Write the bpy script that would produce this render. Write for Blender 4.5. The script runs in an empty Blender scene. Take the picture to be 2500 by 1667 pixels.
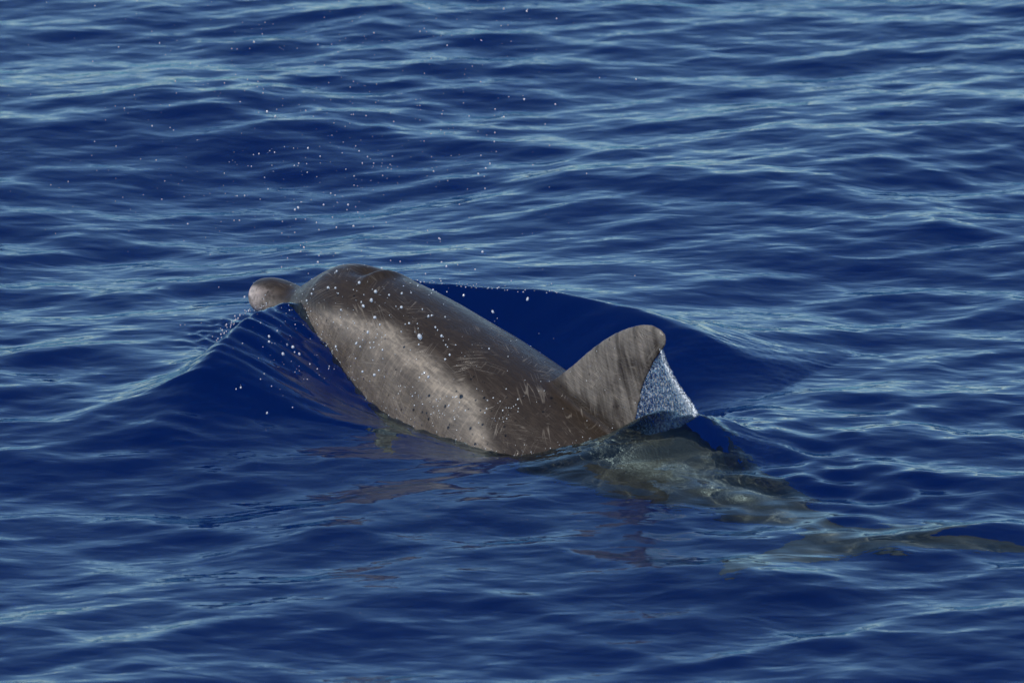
import bpy, bmesh, math, random
import numpy as np

# ------------------------------------------------------------------ camera, sky, sun, exposure
scene = bpy.context.scene
COL = scene.collection
DEP = math.radians(13.0)          # the lens looks 13 degrees down from a boat deck
DIST = 20.0                       # metres to the water at the picture's centre
FPX = 20000.0                     # focal length in photograph pixels (2500 wide)
cam_d = bpy.data.cameras.new('camera')
cam = bpy.data.objects.new('camera', cam_d)
COL.objects.link(cam)
scene.camera = cam
cam_d.sensor_width = 36.0
cam_d.lens = 36.0 * FPX / 2500.0
cam_d.clip_start = 0.5
cam_d.clip_end = 20000.0
cam.location = (0, -DIST * math.cos(DEP), DIST * math.sin(DEP))
cam.rotation_euler = (math.radians(90) - DEP, 0, 0)
cam_d.dof.use_dof = True
cam_d.dof.focus_distance = 19.55
cam_d.dof.aperture_fstop = 9.0

SUN_EL, SUN_AZ = 48.0, -38.0      # azimuth seen from the dolphin: behind the camera, to its left
world = bpy.data.worlds.new('World')
scene.world = world
world.use_nodes = True
wn = world.node_tree
wn.nodes.clear()
sky = wn.nodes.new('ShaderNodeTexSky')
sky.sky_type = 'NISHITA'
sky.sun_disc = False
sky.sun_elevation = math.radians(SUN_EL)
# direction to the sun (x, y): azimuth measured from -Y towards -X
SX = math.sin(math.radians(SUN_AZ)); SY = -math.cos(math.radians(SUN_AZ))
sky.sun_rotation = math.atan2(SX, SY)
sky.air_density = 0.68
sky.dust_density = 0.0
sky.ozone_density = 3.4
bg = wn.nodes.new('ShaderNodeBackground')
bg.inputs['Strength'].default_value = 0.112
wo = wn.nodes.new('ShaderNodeOutputWorld')
wn.links.new(sky.outputs[0], bg.inputs['Color'])
wn.links.new(bg.outputs[0], wo.inputs['Surface'])

sun_d = bpy.data.lights.new('sun', 'SUN')
sun_d.energy = 3.5
sun_d.angle = math.radians(0.53)
sun_d.color = (1.0, 0.95, 0.87)
sun_d.cycles.is_caustics_light = True
sun = bpy.data.objects.new('sun', sun_d)
COL.objects.link(sun)
ce = math.cos(math.radians(SUN_EL))
from mathutils import Vector
sun.rotation_euler = Vector((SX * ce, SY * ce, math.sin(math.radians(SUN_EL)))).to_track_quat('Z', 'Y').to_euler()
sun.location = (-6, -8, 12)

vs = scene.view_settings
vs.view_transform = 'Standard'
vs.look = 'None'
vs.gamma = 1.0
vs.exposure = 0.0
vs.use_curve_mapping = False
cy = scene.cycles
cy.use_denoising = True
cy.max_bounces = 10
cy.transmission_bounces = 8
cy.glossy_bounces = 4
cy.diffuse_bounces = 3
cy.volume_bounces = 1
cy.transparent_max_bounces = 12
cy.caustics_refractive = True
cy.caustics_reflective = False
cy.sample_clamp_indirect = 4.0

# ------------------------------------------------------------------ helpers
rng = np.random.default_rng(7)
SD, CD = math.sin(DEP), math.cos(DEP)

def at(px, py, z=0.0):
    """photograph pixel + height above the mean water -> world point"""
    u, v = (px - 1250.0) / FPX, (833.5 - py) / FPX
    d = np.array([u, CD + v * SD, -SD + v * CD])
    o = np.array([0, -DIST * CD, DIST * SD])
    return o + d * ((z - o[2]) / d[2])

def spline(ts, vs_, t):
    """natural-ish smooth interpolation (Catmull-Rom with uneven knots)"""
    ts = np.asarray(ts, float); v = np.asarray(vs_, float)
    if v.ndim == 1: v = v[:, None]
    m = np.zeros_like(v)
    for i in range(len(ts)):
        a, b = max(i - 1, 0), min(i + 1, len(ts) - 1)
        m[i] = (v[b] - v[a]) / (ts[b] - ts[a])
    t = np.asarray(t, float)
    i = np.clip(np.searchsorted(ts, t) - 1, 0, len(ts) - 2)
    h = ts[i + 1] - ts[i]
    u = np.clip((t - ts[i]) / h, -0.5, 1.5)[:, None]
    h = h[:, None]
    r = ((1 + 2 * u) * (1 - u) ** 2 * v[i] + u * (1 - u) ** 2 * h * m[i]
         + u * u * (3 - 2 * u) * v[i + 1] + u * u * (u - 1) * h * m[i + 1])
    return r

def sstep(a, b, x):
    u = np.clip((x - a) / (b - a), 0, 1)
    return u * u * (3 - 2 * u)

def mesh_from(name, verts, faces):
    me = bpy.data.meshes.new(name)
    verts = np.asarray(verts, np.float32); faces = np.asarray(faces, np.int32)
    me.vertices.add(len(verts)); me.vertices.foreach_set('co', verts.ravel())
    k = faces.shape[1]
    me.loops.add(faces.size); me.loops.foreach_set('vertex_index', faces.ravel())
    me.polygons.add(len(faces))
    me.polygons.foreach_set('loop_start', np.arange(0, faces.size, k, dtype=np.int32))
    me.update(calc_edges=True)
    me.polygons.foreach_set('use_smooth', np.ones(len(faces), bool))
    return me

def link(name, me, mat=None, parent=None, **props):
    o = bpy.data.objects.new(name, me)
    COL.objects.link(o)
    if mat: me.materials.append(mat)
    if parent: o.parent = parent
    for k, v in props.items(): o[k] = v
    return o

class NT:
    """short hand for node building"""
    def __init__(self, name):
        self.m = bpy.data.materials.new(name); self.m.use_nodes = True
        self.t = self.m.node_tree; self.t.nodes.clear()
        self.out = self.t.nodes.new('ShaderNodeOutputMaterial')
    def n(self, typ, **kw):
        nd = self.t.nodes.new('ShaderNode' + typ)
        for k, v in kw.items():
            if k.startswith('_'): nd.inputs[k[1:].replace('_', ' ')].default_value = v
            else: setattr(nd, k, v)
        return nd
    def l(self, a, b): self.t.links.new(a, b)
    def math(self, op, a, b=None, c=None, clamp=False):
        nd = self.t.nodes.new('ShaderNodeMath'); nd.operation = op; nd.use_clamp = clamp
        for i, x in enumerate((a, b, c)):
            if x is None: continue
            if isinstance(x, (int, float)): nd.inputs[i].default_value = x
            else: self.l(x, nd.inputs[i])
        return nd.outputs[0]
    def mix(self, f, a, b, blend='MIX'):
        nd = self.t.nodes.new('ShaderNodeMix'); nd.data_type = 'RGBA'; nd.blend_type = blend
        for sock, x in ((nd.inputs[0], f), (nd.inputs[6], a), (nd.inputs[7], b)):
            if isinstance(x, (int, float)): sock.default_value = x
            elif isinstance(x, tuple): sock.default_value = x + (1,) if len(x) == 3 else x
            else: self.l(x, sock)
        return nd.outputs[2]
    def rng(self, x, a, b, c=0.0, d=1.0):
        nd = self.t.nodes.new('ShaderNodeMapRange'); nd.interpolation_type = 'SMOOTHSTEP'
        self.l(x, nd.inputs[0])
        for i, v in enumerate((a, b, c, d)): nd.inputs[i + 1].default_value = v
        return nd.outputs[0]
    def noise(self, vec, scale, detail=4, rough=0.55, dist=0.0):
        nd = self.n('TexNoise'); nd.inputs['Scale'].default_value = scale
        nd.inputs['Detail'].default_value = detail; nd.inputs['Roughness'].default_value = rough
        nd.inputs['Distortion'].default_value = dist
        if vec is not None: self.l(vec, nd.inputs['Vector'])
        return nd.outputs[0]
    def mapping(self, vec, scale=(1, 1, 1), rot=(0, 0, 0), loc=(0, 0, 0)):
        nd = self.n('Mapping')
        nd.inputs['Scale'].default_value = scale; nd.inputs['Rotation'].default_value = rot
        nd.inputs['Location'].default_value = loc
        self.l(vec, nd.inputs['Vector']); return nd.outputs[0]

# ------------------------------------------------------------------ dolphin pose (shared with the water round it)
SPINE_T = [-0.05, 0.15, 0.40, 0.75, 1.12, 1.42, 1.90, 2.40, 2.60]
SPINE_P = [(-0.660, 0.105, 0.100), (-0.525, -0.035, 0.104), (-0.345, -0.252, 0.088), (-0.125, -0.525, -0.022),
           (0.134, -0.837, -0.150), (0.315, -1.060, -0.222), (0.585, -1.340, -0.275), (0.790, -1.690, -0.275),
           (0.860, -1.860, -0.272)]
def spine(t): return spline(SPINE_T, SPINE_P, t)

# ------------------------------------------------------------------ sea surface
def ridge_field(X, Y, pts, Hs, w_in, w_out, side):
    """height of a crest line: pts (n,2) world, Hs heights; side=+1 if 'inner' lies to the left of travel"""
    n = 160
    k = np.linspace(0, 1, len(pts)); kk = np.linspace(0, 1, n)
    P = spline(k, pts, kk); H = np.interp(kk, k, Hs)
    wi = np.interp(kk, k, w_in); wo_ = np.interp(kk, k, w_out)
    T = np.gradient(P, axis=0); T /= np.linalg.norm(T, axis=1)[:, None]
    out = np.zeros(X.shape)
    best = np.full(X.shape, 1e9); bi = np.zeros(X.shape, int)
    for i in range(n):
        d2 = (X - P[i, 0]) ** 2 + (Y - P[i, 1]) ** 2
        m = d2 < best
        best[m] = d2[m]; bi[m] = i
    dx, dy = X - P[bi, 0], Y - P[bi, 1]
    sgn = (T[bi, 0] * dy - T[bi, 1] * dx) * side
    d = np.sqrt(best)
    w = np.where(sgn > 0, wi[bi], wo_[bi])
    return H[bi] * np.exp(-((d / w) ** 1.45))

def waves(x, y, cell):
    """sum of directional wave components; returns dx, dy, dz. cell = local grid spacing, damps what it cannot carry"""
    r = np.random.default_rng(11)
    dz = np.zeros_like(x); dxx = np.zeros_like(x); dyy = np.zeros_like(x)
    N = 104
    lam = np.exp(np.linspace(math.log(3.6), math.log(0.055), N)) * r.uniform(0.93, 1.07, N)
    for i in range(N):
        L = lam[i]
        k = 2 * math.pi / L
        spread = 0.36 + 0.5 * min(1.0, 0.30 / L)
        th = math.radians(128 if r.random() < .6 else 72) + r.normal(0, spread)
        a = 0.0135 * L * ((0.30 if L > .16 else 0.46) + 0.25 * min(1, max(0, (L - .6) / .6)) + 0.95 * math.exp(-(math.log(L / 0.30) / 0.72) ** 2))
        a *= r.uniform(0.5, 1.3) * 0.222
        ph = r.uniform(0, 2 * math.pi)
        cx, sy = math.cos(th), math.sin(th)
        arg = k * (x * cx + y * sy) + ph
        f = np.clip(L / (cell * 4.0) - 0.5, 0, 1)
        s, c = np.sin(arg), np.cos(arg)
        dz += a * f * c
        q = 1.0
        dxx -= q * a * f * cx * s
        dyy -= q * a * f * sy * s
    return dxx, dyy, dz

def axis(lo, hi, step, far, ratio=1.16):
    core = np.arange(lo, hi + step / 2, step)
    ext = []; d = step
    p = 0.0
    while p < far:
        d *= ratio; p += d; ext.append(p)
    ext = np.array(ext)
    return np.concatenate([lo - ext[::-1], core, hi + ext])

gx = axis(-1.95, 1.95, 0.0075, 4000)
gy = axis(-3.9, 5.4, 0.0095, 4000)
X, Y = np.meshgrid(gx, gy)
cellx = np.gradient(gx); celly = np.gradient(gy)
cell = np.maximum(cellx[None, :], celly[:, None]) + 0 * X
dx, dy, dz = waves(X, Y, cell)

# patches of smoother and rougher water
def soft(x, y, seed, L):
    r = np.random.default_rng(seed); s = np.zeros_like(x)
    for _ in range(7):
        th = r.uniform(0, 6.28); k = 2 * math.pi / (L * r.uniform(.7, 1.6))
        s += np.sin(k * (x * math.cos(th) + y * math.sin(th) * .6) + r.uniform(0, 6.28))
    return s / 3.0

gust = np.clip(1.0 + 0.22 * soft(X, Y, 3, 1.9), 0.5, 1.5)

# the wave the animal pushes up
near = (np.abs(X) < 1.7) & (Y > -2.6) & (Y < 1.5)
xs, ys = X[near], Y[near]
R = [at(985, 690, .15)[:2], at(1150, 712, .14)[:2], at(1370, 722, .135)[:2], at(1550, 775, .10)[:2], at(1720, 838, .06)[:2], at(1950, 905, .02)[:2]]
Lf = [at(735, 737, .15)[:2], at(660, 752, .15)[:2], at(580, 812, .14)[:2], at(510, 890, .11)[:2], at(460, 975, .06)[:2], at(430, 1080, .02)[:2], at(400, 1200, .0)[:2]]
bow = ridge_field(xs, ys, np.array(R), [.15, .15, .15, .13, .09, .0], [.13, .16, .22, .25, .26, .22], [.2, .2, .22, .25, .28, .3], -1)
bow2 = ridge_field(xs, ys, np.array(Lf), [.15, .15, .14, .11, .055, .012, .0], [.17, .22, .25, .25, .24, .22, .2], [.09, .09, .105, .125, .16, .2, .25], 1)
tt = np.linspace(0.1, 2.3, 120); SPt = spine(tt)
bd = np.full(xs.shape, 1e9); bt = np.zeros(xs.shape)
for i in range(len(tt)):
    d2 = (xs - SPt[i, 0]) ** 2 + (ys - SPt[i, 1]) ** 2
    m = d2 < bd; bd[m] = d2[m]; bt[m] = tt[i]
bd = np.sqrt(bd)
trough = -0.055 * np.exp(-(bd / 0.34) ** 4) * sstep(0.35, 0.75, bt) * (1 - sstep(1.15, 1.38, bt))
hump = 0.065 * np.exp(-(bd / 0.17) ** 2) * sstep(1.30, 1.50, bt) * (1 - sstep(1.6, 1.95, bt))
B = np.zeros(X.shape)
rp = np.random.default_rng(21)
def ripples(x, y, lo, hi, th0, spread, n_):
    q = np.zeros_like(x)
    for _ in range(n_):
        L = rp.uniform(lo, hi); th_ = th0 + rp.normal(0, spread)
        q += np.sin(2 * math.pi / L * (x * math.cos(th_) + y * math.sin(th_)) + rp.uniform(0, 6.28))
    return q / math.sqrt(n_)
edge_rip = 0.0035 * ripples(xs, ys, .03, .09, 0, 3, 14) * np.exp(-((bd - .20) / .05) ** 2) * (bt < 1.45)
fan = 0.0030 * ripples(xs, ys, .045, .11, math.radians(70), .16, 7) * np.clip(bow2 / .1, 0, 1)
fan += 0.0012 * ripples(xs, ys, .05, .12, math.radians(120), .2, 7) * np.clip(bow / .1, 0, 1)
tail_rip = 0.0035 * ripples(xs, ys, .05, .16, math.radians(80), .7, 16) * np.exp(-(bd / .3) ** 2) * sstep(1.4, 1.55, bt)
B[near] = np.maximum(bow, bow2) + trough + hump + tail_rip + edge_rip + fan
calm = np.ones(X.shape)
calm[near] = 1 - 0.7 * np.exp(-(bd / 0.5) ** 2) * (1 - sstep(1.25, 1.5, bt))
Z = dz * gust * calm + B
X2 = X + dx * gust * calm
Y2 = Y + dy * gust * calm
ny, nx = X.shape
V = np.stack([X2, Y2, Z], -1).reshape(-1, 3)
idx = np.arange(nx * ny).reshape(ny, nx)
Fq = np.stack([idx[:-1, :-1], idx[:-1, 1:], idx[1:, 1:], idx[1:, :-1]], -1).reshape(-1, 4)

w = NT('sea_water')
geo = w.n('NewGeometry')
pos = geo.outputs['Position']
b1 = w.noise(w.mapping(pos, (1.0, 1.8, 1.0), (0, 0, 0.12)), 9.0, 1.5, 0.45, 0.4)
b2 = w.noise(w.mapping(pos, (1.0, 1.6, 1.0), (0, 0, -0.35)), 30.0, 1, 0.5, 0.6)
hgt = w.math('ADD', w.math('MULTIPLY', b1, 0.0035), w.math('MULTIPLY', b2, 0.0005))
bump = w.n('Bump'); bump.inputs['Strength'].default_value = 1.0; bump.inputs['Distance'].default_value = 1.0
w.l(hgt, bump.inputs['Height'])
glass = w.n('BsdfGlass'); glass.inputs['IOR'].default_value = 1.333; glass.inputs['Roughness'].default_value = 0.0
glass.inputs['Color'].default_value = (0.80, 0.95, 0.97, 1)
w.l(bump.outputs[0], glass.inputs['Normal'])
w.l(glass.outputs[0], w.out.inputs['Surface'])
sea_me = mesh_from('sea', V, Fq)
sea = link('sea', sea_me, w.m, kind='structure', label='deep blue rippled open sea with small choppy waves')
sea.cycles.is_caustics_caster = True

d = NT('upwelling_sheet')
db = d.n('BsdfDiffuse'); db.inputs['Color'].default_value = (0.001, 0.170, 0.76, 1)  # added diffuse blue sheet, its colour imitates light scattered up from the depths
d.l(db.outputs[0], d.out.inputs['Surface'])
deep = link('upwelling_sheet', mesh_from('upwelling_sheet', [(-4000, -4000, -1.1), (4000, -4000, -1.1), (4000, 4000, -1.1), (-4000, 4000, -1.1)], [(0, 1, 2, 3)]), d.m,
            kind='structure', label='added blue sheet under the sea standing in for upwelling light')

# the body of water below the surface, where light fades to blue
wc = NT('water_column')
va = wc.n('VolumeAbsorption'); va.inputs['Color'].default_value = (0.05, 0.62, 0.94, 1); va.inputs['Density'].default_value = 0.8
vsc = wc.n('VolumeScatter'); vsc.inputs['Color'].default_value = (0.02, 0.20, 0.95, 1); vsc.inputs['Density'].default_value = 0.5
ad = wc.n('AddShader'); wc.l(va.outputs[0], ad.inputs[0]); wc.l(vsc.outputs[0], ad.inputs[1]); wc.l(ad.outputs[0], wc.out.inputs['Volume'])
bz = [(x_, y_, z_) for z_ in (-1.2, -0.40) for x_, y_ in ((-3990, -3990), (3990, -3990), (3990, 3990), (-3990, 3990))]
column = link('water_column', mesh_from('water_column', bz, [(3, 2, 1, 0), (4, 5, 6, 7), (0, 1, 5, 4), (1, 2, 6, 5), (2, 3, 7, 6), (3, 0, 4, 7)]), wc.m,
              kind='structure', label='clear blue water below the surface of the sea')

# ------------------------------------------------------------------ dolphin
# canonical body: t along from beak tip, s to its left, u up
PT = [0.000, 0.012, 0.035, 0.07, 0.11, 0.145, 0.175, 0.22, 0.29, 0.37, 0.45, 0.60, 0.80, 1.05, 1.40, 1.70, 2.00, 2.25, 2.42]
UP = [0.018, 0.037, 0.046, 0.049, 0.045, 0.039, 0.043, 0.074, 0.118, 0.144, 0.153, 0.172, 0.192, 0.200, 0.180, 0.135, 0.088, 0.050, 0.018]
DN = [0.018, 0.034, 0.044, 0.046, 0.052, 0.058, 0.066, 0.085, 0.110, 0.135, 0.152, 0.185, 0.215, 0.225, 0.195, 0.145, 0.090, 0.050, 0.018]
WD = [0.018, 0.037, 0.048, 0.053, 0.053, 0.053, 0.062, 0.092, 0.122, 0.143, 0.160, 0.190, 0.215, 0.220, 0.190, 0.135, 0.070, 0.036, 0.022]
nt, na = 260, 72
ts = np.concatenate([np.linspace(0, .5, 110), np.linspace(.5, 2.42, 151)[1:]])
up, dn, wd = (spline(PT, q, ts)[:, 0] for q in (UP, DN, WD))
vv = []
for i, t in enumerate(ts):
    a = np.linspace(0, 2 * math.pi, na, endpoint=False)
    ca, sa = np.cos(a), np.sin(a)
    p = 2.15 if t > .3 else 2.0
    u = np.sign(ca) * np.abs(ca) ** (2 / p); s = np.sign(sa) * np.abs(sa) ** (2 / p)
    vv.append(np.stack([np.full(na, t), s * wd[i], np.where(u > 0, u * up[i], u * dn[i])], -1))
vv = np.concatenate(vv)
ii = np.arange(len(ts) * na).reshape(len(ts), na)
ff = np.stack([ii[:-1], np.roll(ii, -1, 1)[:-1], np.roll(ii, -1, 1)[1:], ii[1:]], -1).reshape(-1, 4)
bm = bmesh.new()
def add_grid(v, f, caps=True):
    vs_ = [bm.verts.new(p) for p in v]
    for q in f: bm.faces.new([vs_[k] for k in q])
    return vs_
bv = add_grid(vv, ff)
bm.faces.new([bv[k] for k in ii[0][::-1]]); bm.faces.new([bv[k] for k in ii[-1]])

def foil(root_to_tip, thick):
    """blade from stations: each (le xyz, te xyz, thickness, thickness direction)"""
    n = 22
    rows = []
    for le, te, th, nd in root_to_tip:
        le, te, nd = map(np.array, (le, te, nd))
        c = np.linspace(0, 1, n)
        c = 0.5 - 0.5 * np.cos(math.pi * c)
        prof = 2.0 * th * (0.2969 * np.sqrt(c) - 0.126 * c - 0.3516 * c ** 2 + 0.2843 * c ** 3 - 0.085 * c ** 4) / 0.2 * 0.5 + 0.0016
        prof[0] *= 0.4
        A = le + (te - le) * c[:, None] + nd * prof[:, None]
        Bq = le + (te - le) * c[::-1][:, None] - nd * prof[::-1][:, None]
        rows.append(np.concatenate([A, Bq]))
    m = 2 * n
    v = np.concatenate(rows)
    g = np.arange(len(v)).reshape(len(rows), m)
    f = np.stack([g[:-1], np.roll(g, -1, 1)[:-1], np.roll(g, -1, 1)[1:], g[1:]], -1).reshape(-1, 4)
    q = add_grid(v, f)
    bm.faces.new([q[k] for k in g[0][::-1]]); bm.faces.new([q[k] for k in g[-1]])

# dorsal fin (u measured from axis)
FIN_K = [0, .12, .28, .45, .62, .76, .87, .94, .98, 1.0]
FLE = [(.89, .13), (.985, .195), (1.045, .268), (1.092, .335), (1.140, .392), (1.193, .442), (1.252, .481), (1.302, .500), (1.342, .503), (1.368, .497)]
FTE = [(1.39, .05), (1.352, .12), (1.325, .19), (1.312, .25), (1.311, .31), (1.322, .365), (1.343, .415), (1.37, .45), (1.383, .471), (1.382, .486)]
kk = np.linspace(0, 1, 40)
le = spline(FIN_K, FLE, kk); te = spline(FIN_K, FTE, kk)
rag = np.random.default_rng(5).normal(0, 1, 40); rag = np.convolve(rag, [.25, .5, .25], 'same') * .0065
th = np.interp(kk, [0, .15, .4, .75, .95, 1], [.034, .026, .021, .016, .011, .006])
foil([((le[i, 0], 0, le[i, 1]), (te[i, 0] + rag[i], 0, te[i, 1]), th[i], (0, 1, 0)) for i in range(40)], 0)
# flukes
for sg in (1, -1):
    K = [0, .3, .6, .85, 1]
    L_ = spline(K, [(2.17, 0), (2.27, .12), (2.38, .25), (2.50, .355), (2.58, .40)], np.linspace(0, 1, 20))
    T_ = spline(K, [(2.46, 0), (2.50, .12), (2.53, .24), (2.575, .35), (2.595, .403)], np.linspace(0, 1, 20))
    th_ = np.linspace(.026, .006, 20)
    foil([((L_[i, 0], sg * L_[i, 1], 0), (T_[i, 0], sg * T_[i, 1], 0), th_[i], (0, 0, 1)) for i in range(20)], 0)
    # flippers
    L_ = spline(K, [(.56, .10), (.66, .18), (.76, .235), (.85, .265), (.91, .275)], np.linspace(0, 1, 16))
    T_ = spline(K, [(.72, .10), (.77, .165), (.83, .215), (.89, .255), (.92, .274)], np.linspace(0, 1, 16))
    th_ = np.linspace(.022, .006, 16)
    zz = np.linspace(-.10, -.32, 16)
    foil([((L_[i, 0], sg * L_[i, 1], zz[i]), (T_[i, 0], sg * T_[i, 1], zz[i] - .01), th_[i], (0, .5 * sg, .86)) for i in range(16)], 0)
bmesh.ops.recalc_face_normals(bm, faces=bm.faces)
raw = bpy.data.meshes.new('raw'); bm.to_mesh(raw); bm.free()
tmp = bpy.data.objects.new('raw', raw); COL.objects.link(tmp)
md = tmp.modifiers.new('r', 'REMESH'); md.mode = 'VOXEL'; md.voxel_size = 0.0048; md.adaptivity = 0
sm = tmp.modifiers.new('s', 'SMOOTH'); sm.factor = 0.5; sm.iterations = 7
dg = bpy.context.evaluated_depsgraph_get()
body_me = bpy.data.meshes.new_from_object(tmp.evaluated_get(dg))
bpy.data.objects.remove(tmp)
body_me.name = 'dolphin_body'
n = len(body_me.vertices)
co = np.empty(n * 3, np.float32); body_me.vertices.foreach_get('co', co); co = co.reshape(-1, 3).astype(float)
t, s, u = co.T.copy()
# blowhole: shallow saddle behind the melon with a raised rear lip
bl = np.exp(-((t - .375) / .022) ** 2 - (s / .035) ** 2) * (u > 0)
lip = np.exp(-((t - .415 - 1.6 * s * s) / .014) ** 2 - (s / .06) ** 2) * (u > 0)
melon = np.exp(-((t - .315) / .045) ** 2 - (s / .06) ** 2) * (u > 0)
u2 = u - .019 * bl + .012 * lip + .007 * melon
canon = np.stack([t, s, u], -1)
on_fin = (t > .95) & (t < 1.5) & (u > spline(PT, UP, np.clip(t, 0, 2.42))[:, 0] + .01)
surf = np.stack([t, np.where(on_fin, u, np.arctan2(s, u) * .19), 0 * t], -1)
# pose
C = spine(t)
e = 2e-3
T = spine(t + e) - spine(t - e); T /= np.linalg.norm(T, axis=1)[:, None]
S = np.cross(np.array([0, 0, 1.0]), T); S /= np.linalg.norm(S, axis=1)[:, None]   # +S: to the animal's right when T points tailwards
U = np.cross(T, S)
posed = C + S * s[:, None] + U * u2[:, None]
body_me.vertices.foreach_set('co', posed.astype(np.float32).ravel())
phi = np.degrees(np.arctan2(np.abs(s), u))
wob = 4 * np.sin(t * 17 + 1) + 2.5 * np.sin(t * 39)
edge = np.interp(t, [.2, .45, .62, .8, .95, 1.08, 1.2, 2.5], [80, 58, 46, 44, 52, 70, 104, 120]) + wob * .6
pale = np.maximum(sstep(-11, 13, phi - edge), .55 * sstep(1.36, 1.5, t))  # pale flank, plus tail lightened to imitate sunlight focused by the water
band = np.exp(-((phi - edge - 5) / 7.5) ** 2) * sstep(.3, .45, t) * (1 - sstep(1.0, 1.15, t))
fin = sstep(.0, .03, u - (spline(PT, UP, np.clip(t, 0, 2.42))[:, 0] + .012)) * (t > 1.0) * (t < 1.6)
lipw = np.exp(-(t / .075) ** 2) * sstep(38, 66, phi)
for nm, arr in (('pale', pale), ('band', band), ('fin', fin), ('lips', lipw)):
    at_ = body_me.attributes.new(nm, 'FLOAT', 'POINT'); at_.data.foreach_set('value', arr.astype(np.float32))
at_ = body_me.attributes.new('canon', 'FLOAT_VECTOR', 'POINT'); at_.data.foreach_set('vector', canon.astype(np.float32).ravel())
at_ = body_me.attributes.new('surf', 'FLOAT_VECTOR', 'POINT'); at_.data.foreach_set('vector', surf.astype(np.float32).ravel())
body_me.polygons.foreach_set('use_smooth', np.ones(len(body_me.polygons), bool))

k = NT('wet_skin')
def attr(nm, out='Fac'):
    a = k.n('Attribute'); a.attribute_name = nm; return a.outputs[out]
cv = attr('canon', 'Vector')
pale_, band_, fin_, lips_ = attr('pale'), attr('band'), attr('fin'), attr('lips')
n1 = k.noise(cv, 7, 6, .6, .5)
n2 = k.noise(k.mapping(cv, (1.0, 3.0, 3.0)), 28, 5, .62, .3)
n3 = k.noise(cv, 150, 3, .6)
palef = k.math('MULTIPLY', pale_, k.rng(n1, .34, .64, .45, 1.0))
c = k.mix(palef, (0.030, 0.022, 0.016), (0.140, 0.125, 0.108))
c = k.mix(k.math('MULTIPLY', band_, k.rng(n2, .32, .6, .35, .85)), c, (0.24, 0.212, 0.178))
sv = attr('surf', 'Vector')
fs = k.noise(k.mapping(k.mapping(sv, (1, 1, 1), (0, 0, .95)), (3, 34, 1)), 2.2, 5, .62, .15)
fz = k.noise(k.mapping(k.mapping(sv, (1, 1, 1), (0, 0, .95), (.02, .05, 0)), (1, 2.2, 1)), 6.0, 3, .5, .3)
finc = k.mix(k.math('ADD', k.math('MULTIPLY', k.rng(fs, .34, .66), .42), k.math('MULTIPLY', k.rng(fz, .40, .58), .58), clamp=True), (0.036, 0.029, 0.024), (0.185, 0.168, 0.148))
c = k.mix(fin_, c, finc)
bk = k.noise(cv, 36, 4, .6, .6)
c = k.mix(k.math('MULTIPLY', lips_, k.rng(bk, .38, .56, .15, .95)), c, (0.66, 0.58, 0.55))
# mottling
c = k.mix(k.rng(n2, .42, .75, .0, .5), c, k.mix(1.0, c, (1.75, 1.68, 1.6), 'MULTIPLY'))
c = k.mix(k.rng(n3, .55, .75, 0, .45), c, k.mix(1.0, c, (.45, .43, .42), 'MULTIPLY'))
# fine upright wear marks on the flank
vw = k.noise(k.mapping(sv, (70, 7, 1)), 2.4, 4, .65, .5)
c = k.mix(k.math('MULTIPLY', pale_, k.rng(vw, .46, .70, 0, .55)), c, k.mix(1.0, c, (1.8, 1.75, 1.68), 'MULTIPLY'))
c = k.mix(k.rng(vw, .40, .24, 0, .5), c, k.mix(1.0, c, (.55, .53, .5), 'MULTIPLY'))
# tooth-rake scratches: thin level lines of stretched noise, in several directions
scr = None
for q, (rot, sc, w_) in enumerate(((.5, (2.2, 36, 1), .020), (-.45, (2.6, 44, 1), .018), (1.15, (2.4, 40, 1), .018), (-1.0, (3.2, 50, 1), .018), (.1, (2.0, 46, 1), .016))):
    f = k.noise(k.mapping(k.mapping(sv, (1, 1, 1), (0, 0, rot)), sc, (0, 0, 0), (q * 3.1, q * 1.7, q)), 2.0, 0.8, .4, .1)
    line = k.math('SUBTRACT', 1.0, k.math('DIVIDE', k.math('ABSOLUTE', k.math('SUBTRACT', f, .5)), w_), clamp=True)
    gate = k.rng(k.noise(k.mapping(sv, (1, 1, 1), loc=(q * 5, 2, q)), 10, 2), .53, .64)
    line = k.math('MULTIPLY', line, gate)
    scr = line if scr is None else k.math('MAXIMUM', scr, line)
c = k.mix(k.math('MULTIPLY', scr, .34), c, (0.36, 0.32, 0.27))
# dark pock marks
vor = k.n('TexVoronoi'); vor.inputs['Scale'].default_value = 42; k.l(cv, vor.inputs['Vector'])
dots = k.math('MULTIPLY', k.rng(vor.outputs['Distance'], .10, .17, 1, 0), k.rng(k.noise(cv, 13, 2), .52, .62))
c = k.mix(k.math('MULTIPLY', dots, .8), c, (0.012, 0.010, 0.009))
pb = k.n('BsdfPrincipled')
k.l(c, pb.inputs['Base Color'])
k.l(k.rng(n2, .3, .7, .28, .46), pb.inputs['Roughness'])
pb.inputs['IOR'].default_value = 1.42
pb.inputs['Coat Weight'].default_value = 0.35
pb.inputs['Specular IOR Level'].default_value = 0.4
pb.inputs['Coat Roughness'].default_value = 0.16
pb.inputs['Coat IOR'].default_value = 1.33
streak = k.noise(k.mapping(cv, (5, 40, 40)), 4.5, 4, .6, .4)
bh = k.math('ADD', k.math('MULTIPLY', streak, .0022), k.math('ADD', k.math('MULTIPLY', n3, .0007), k.math('MULTIPLY', scr, .0006)))
bp = k.n('Bump'); bp.inputs['Strength'].default_value = .8; bp.inputs['Distance'].default_value = 1
k.l(bh, bp.inputs['Height']); k.l(bp.outputs[0], pb.inputs['Normal']); k.l(bp.outputs[0], pb.inputs['Coat Normal'])
k.l(pb.outputs[0], k.out.inputs['Surface'])

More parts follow.
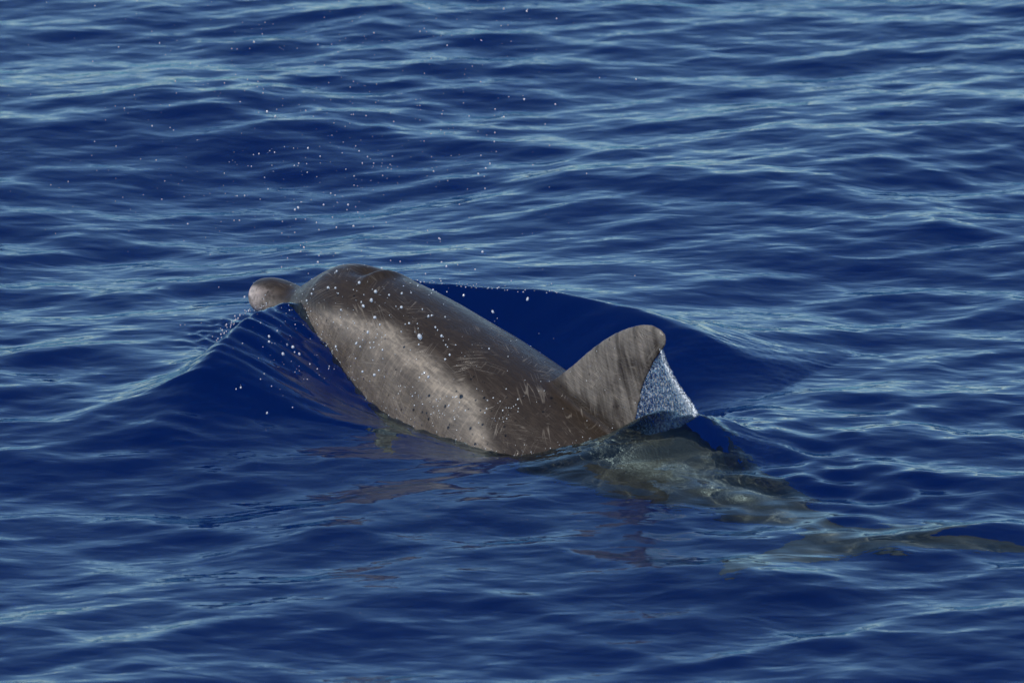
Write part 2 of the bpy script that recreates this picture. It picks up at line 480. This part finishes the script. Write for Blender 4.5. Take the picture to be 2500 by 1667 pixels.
dolphin = link('dolphin', body_me, k.m, label='grey brown dolphin breaking the surface with scratched wet back and dorsal fin', category='dolphin')
dolphin.cycles.is_caustics_receiver = True

# ------------------------------------------------------------------ water running off the fin
def pose(q):
    q = np.asarray(q, float); t_, s_, u_ = q.T
    C_ = spine(t_); T_ = spine(t_ + e) - spine(t_ - e); T_ /= np.linalg.norm(T_, axis=1)[:, None]
    S_ = np.cross(np.array([0, 0, 1.0]), T_); S_ /= np.linalg.norm(S_, axis=1)[:, None]
    return C_ + S_ * s_[:, None] + np.cross(T_, S_) * u_[:, None]

PL0 = pose([(1.36, 0, .3)])[0]
PLN = pose([(1.36, 1, .3)])[0] - PL0
def on_fin_plane(px, py):
    p0, o = at(px, py), np.array([0, -DIST * CD, DIST * SD])
    dr = p0 - o
    return o + dr * (np.dot(PL0 - o, PLN) / np.dot(dr, PLN))

inner = np.array([pose([(a - .004, 0, b)])[0] for a, b in spline(FIN_K, FTE, np.linspace(.95, .08, 70))])
outer = spline([0, .2, .4, .6, .8, 1], [on_fin_plane(*p) for p in ((1614, 850), (1624, 880), (1640, 914), (1660, 946), (1682, 978), (1704, 1012))], np.linspace(0, 1, 70))
rs = np.random.default_rng(3)
nu = 46
def lattice(n_, m_, seed):
    g = np.random.default_rng(seed).normal(0, 1, (n_, m_))
    for ax in (0, 1):
        g = (np.roll(g, 1, ax) + 2 * g + np.roll(g, -1, ax)) / 4
    return g
g1 = lattice(70, nu, 1) * .0022 + lattice(70, nu, 4) * .0012
vf, vb, rimv = [], [], []
for i in range(70):
    for j in range(nu):
        f = j / (nu - 1)
        p = inner[i] * (1 - f) + outer[i] * f
        rim = .0045 * math.exp(-((1 - f) / .07) ** 2)
        rimv.append(math.exp(-((1 - f) / .08) ** 2) + .5 * math.exp(-((i - 69) / 9) ** 2))
        bulge = .012 * math.sin(math.pi * f) * (i / 70)
        jag = .0016 * math.sin(i * 1.7) * math.sin(i * .63 + 1) * f ** 6
        p = p + (outer[i] - inner[i]) / (np.linalg.norm(outer[i] - inner[i]) + 1e-6) * jag
        vf.append(p + PLN * (bulge + g1[i, j] + .0012 + rim)); vb.append(p + PLN * (bulge + g1[i, j] * .3 - .0012 - rim))
gi = np.arange(70 * nu).reshape(70, nu)
q1 = np.stack([gi[:-1, :-1], gi[:-1, 1:], gi[1:, 1:], gi[1:, :-1]], -1).reshape(-1, 4)
o_ = 70 * nu
loop = np.concatenate([gi[0, :], gi[1:, -1], gi[-1, -2::-1], gi[-2:0:-1, 0]])
rimq = np.stack([loop, loop + o_, np.roll(loop, -1) + o_, np.roll(loop, -1)], -1)
sh = NT('draining_water')
gg = sh.n('NewGeometry'); po = gg.outputs['Position']
sn = sh.noise(sh.mapping(po, (1, 1, .6)), 210, 2.5, .6)
sp = sh.n('BsdfPrincipled')
sp.inputs['Base Color'].default_value = (.80, .88, .95, 1); sp.inputs['IOR'].default_value = 1.333
sp.inputs['Roughness'].default_value = .08
ra = sh.n('Attribute'); ra.attribute_name = 'rim'
sh.l(sh.math('MULTIPLY', sh.rng(sn, .52, .66, 1.0, .62), sh.math('SUBTRACT', 1.0, sh.math('MULTIPLY', ra.outputs['Fac'], sh.rng(sn, .44, .56, .1, .8))), clamp=True), sp.inputs['Transmission Weight'])  # noise flecks and rim made whiter to imitate sparkle
bq = sh.n('Bump'); bq.inputs['Strength'].default_value = 1; bq.inputs['Distance'].default_value = 1
sh.l(sh.math('MULTIPLY', sn, .006), bq.inputs['Height']); sh.l(bq.outputs[0], sp.inputs['Normal'])
sh.l(sp.outputs[0], sh.out.inputs['Surface'])
sheet_me = mesh_from('water_sheet', vf + vb, np.concatenate([q1, q1[:, ::-1] + o_, rimq]))
sheet_me.attributes.new('rim', 'FLOAT', 'POINT').data.foreach_set('value', np.array(rimv + rimv, np.float32))
link('water_sheet', sheet_me, sh.m,
     label='thin sparkling sheet of water draining from the rear edge of the dorsal fin', category='water sheet')

# ------------------------------------------------------------------ spray
dm = NT('droplet_water')
dp = dm.n('BsdfPrincipled')
dp.inputs['Base Color'].default_value = (.86, .93, 1, 1); dp.inputs['Roughness'].default_value = .05
dp.inputs['IOR'].default_value = 1.333; dp.inputs['Transmission Weight'].default_value = .4  # partly opaque white body stands in for sun glints on the drops
dm.l(dp.outputs[0], dm.out.inputs['Surface'])

def at_y(px, py, y):
    p0, o = at(px, py), np.array([0, -DIST * CD, DIST * SD])
    dr = p0 - o
    return o + dr * ((y - o[1]) / dr[1])

def ico(sub):
    b_ = bmesh.new(); bmesh.ops.create_icosphere(b_, subdivisions=sub, radius=1)
    v_ = np.array([v.co[:] for v in b_.verts]); f_ = np.array([[v.index for v in f.verts] for f in b_.faces]); b_.free()
    return v_, f_
iv2, if2 = ico(2); iv1, if1 = ico(1)
r5 = np.random.default_rng(42)
big = []      # (pixel x, pixel y, diameter in photograph pixels, distance y)
for px, py, d_ in ((1025, 822, 13), (652, 273, 6), (620, 103, 5), (1230, 286, 6), (672, 285, 6), (1078, 640, 5), (1178, 615, 6), (1090, 650, 6),
                   (1280, 243, 5), (1356, 255, 5), (1230, 22, 5), (1286, 28, 5), (1196, 400, 5), (1186, 411, 5), (1168, 425, 5), (752, 362, 5),
                   (728, 507, 6), (720, 512, 5), (850, 500, 5), (863, 552, 6), (776, 640, 6), (790, 500, 5), (1072, 582, 5), (932, 655, 5),
                   (801, 702, 7), (819, 703, 6), (877, 690, 7), (917, 712, 8), (907, 733, 8), (887, 747, 8), (915, 775, 8), (898, 811, 7),
                   (980, 750, 7), (981, 716, 5), (950, 720, 5), (1046, 772, 6), (1054, 770, 5), (1078, 820, 8), (1063, 799, 6), (1098, 866, 5),
                   (999, 789, 5), (820, 846, 6), (715, 847, 8), (701, 841, 6), (691, 864, 8), (731, 864, 7), (870, 838, 6), (657, 821, 6),
                   (657, 834, 6), (934, 854, 5), (1087, 877, 5), (885, 907, 6), (914, 915, 7), (925, 904, 5), (1036, 910, 7), (1046, 920, 7),
                   (1132, 721, 7), (1203, 761, 8), (1288, 730, 8), (588, 946, 5), (652, 1008, 6), (742, 604, 5), (822, 662, 6), (597, 725, 5)):
    big.append((px, py, d_))
me_d = mesh_from('droplet', iv2, if2); me_d.materials.append(dm.m)
for i, (px, py, d_) in enumerate(big):
    y_ = r5.uniform(-1.15, -.85) if py > 690 else r5.uniform(-.9, .1)
    o = bpy.data.objects.new('water_droplet', me_d); COL.objects.link(o)
    o.location = at_y(px, py, y_)
    rr = d_ * .00047
    o.scale = (rr * r5.uniform(.75, 1.05), rr, rr * r5.uniform(.9, 1.35)); o.rotation_euler = (r5.uniform(-.5, .5), r5.uniform(-.5, .5), 0)
    if d_ > 12: lab, grp = 'largest clear oval water drop in the air over the dark back', 'largest drop'
    elif py < 690 and px > 1120: lab, grp = 'bright spray droplet in the air over open water beyond the back and fin', 'droplets beyond the back'
    elif py < 560: lab, grp = 'bright spray droplet high in the air above the head', 'droplets high above the head'
    elif py < 690: lab, grp = 'bright spray droplet in the air close above the blowhole', 'droplets close above the blowhole'
    elif px < 745: lab, grp = 'bright spray droplet before the steep wave beside the beak', 'droplets before the wave at the beak'
    elif px > 1120: lab, grp = 'bright spray droplet before the smooth dark wave beyond the back', 'droplets before the far bow wave'
    elif py < 800: lab, grp = 'bright spray droplet before the dark upper back behind the blowhole', 'droplets before the upper back'
    else: lab, grp = 'bright spray droplet before the pale scratched flank', 'droplets before the flank'
    o['label'] = lab; o['category'] = 'water droplet'; o['group'] = grp

def droplets(name, centers, radii, label):
    vv_, ff_ = [], []
    for i, (c_, r_) in enumerate(zip(centers, radii)):
        sc = np.array([r_ * r5.uniform(.75, 1.1), r_, r_ * r5.uniform(.85, 1.3)])
        vv_.append(iv1 * sc + c_); ff_.append(if1 + i * len(iv1))
    return link(name, mesh_from(name, np.concatenate(vv_), np.concatenate(ff_)), dm.m, kind='stuff', label=label)

cen, rad = [], []
def cloud(n_, mx, my, sx, sy, y0, y1, dmin, dmax):
    for _ in range(n_):
        px, py = r5.normal(mx, sx), r5.normal(my, sy)
        if not (-100 < px < 2600 and -100 < py < 1000): continue
        p = at_y(px, py, r5.uniform(y0, y1))
        if p[2] < .06: continue
        cen.append(p); rad.append((dmin + (dmax - dmin) * r5.random() ** 2.6) * .00056)
cloud(330, 720, 400, 260, 170, -.8, .3, 1.2, 3.6)
cloud(200, 1050, 380, 260, 260, -.8, .3, 1.2, 4.0)
cloud(90, 600, 120, 380, 110, -.8, .3, 1.2, 3.6)
cloud(60, 1000, 40, 300, 80, -.8, .3, 1.2, 4.5)
cloud(130, 950, 780, 130, 90, -1.2, -.95, 1.2, 4.5)
cloud(70, 680, 850, 70, 70, -1.0, -.8, 1.2, 4.0)
# ragged drops thrown from the crests of the bow wave
for _ in range(46):
    a = r5.random(); cx = np.interp(a, [0, .25, .6, 1], [990, 1070, 1180, 1380]); cyy = np.interp(cx, [990, 1180, 1300, 1380], [690, 706, 716, 716])
    y_ = at(cx, cyy, .15)[1]
    cen.append(at_y(cx, cyy - abs(r5.normal(0, 7)), y_)); rad.append(r5.uniform(1.5, 4.5) * .00047)
for _ in range(60):
    a = r5.random(); cx = np.interp(a, [0, .6, 1], [530, 600, 670]); cyy = np.interp(cx, [530, 560, 600, 670], [838, 805, 768, 740])
    y_ = at(cx, cyy, .13)[1]
    cen.append(at_y(cx - abs(r5.normal(0, 8)), cyy - abs(r5.normal(0, 6)), y_)); rad.append(r5.uniform(1.5, 5) * .00047)
droplets('spray', cen, rad, 'fine mist of tiny droplets blown up over the dolphin')

# beads of water standing on the skin
nor = np.empty(n * 3, np.float32); body_me.vertices.foreach_get('normal', nor); nor = nor.reshape(-1, 3)
ok = np.where((posed[:, 2] > .0) & (t > .2) & (t < 1.3) & (nor[:, 1] < .35) & (u > -.05))[0]
pick = r5.choice(ok, 90, replace=False)
spots = [posed[i] for i in pick]
rads = list(r5.uniform(.0006, .0017, len(pick)))
for (bt_, bs_, bu_, m_) in ((1.00, -.12, .15, 26), (.93, -.19, .02, 20), (.80, -.17, .06, 12), (.87, -.205, -.04, 16), (.6, -.15, .09, 8)):
    j = ok[np.argsort(np.sum((canon[ok] - np.array([bt_, bs_, bu_])) ** 2, axis=1))[:500]]
    for i in r5.choice(j, m_, replace=False): spots.append(posed[i]); rads.append(r5.uniform(.0007, .0024))
def water_z(p):
    i_ = np.clip(np.searchsorted(gx, p[:, 0]), 0, nx - 1); j_ = np.clip(np.searchsorted(gy, p[:, 1]), 0, ny - 1)
    return Z[j_, i_]
gap = posed[:, 2] - water_z(posed)
fringe = np.where((gap > -.004) & (gap < .03) & (t > .3) & (t < 1.3) & (nor[:, 1] < .2))[0]
wgt = np.exp(-np.clip(gap[fringe], 0, 1) / .010)
for i in r5.choice(fringe, min(240, len(fringe)), replace=False, p=wgt / wgt.sum()): spots.append(posed[i]); rads.append(r5.uniform(.0005, .0016))
droplets('skin_beads', spots, rads, 'tiny beads of water clinging to the wet skin of the back')
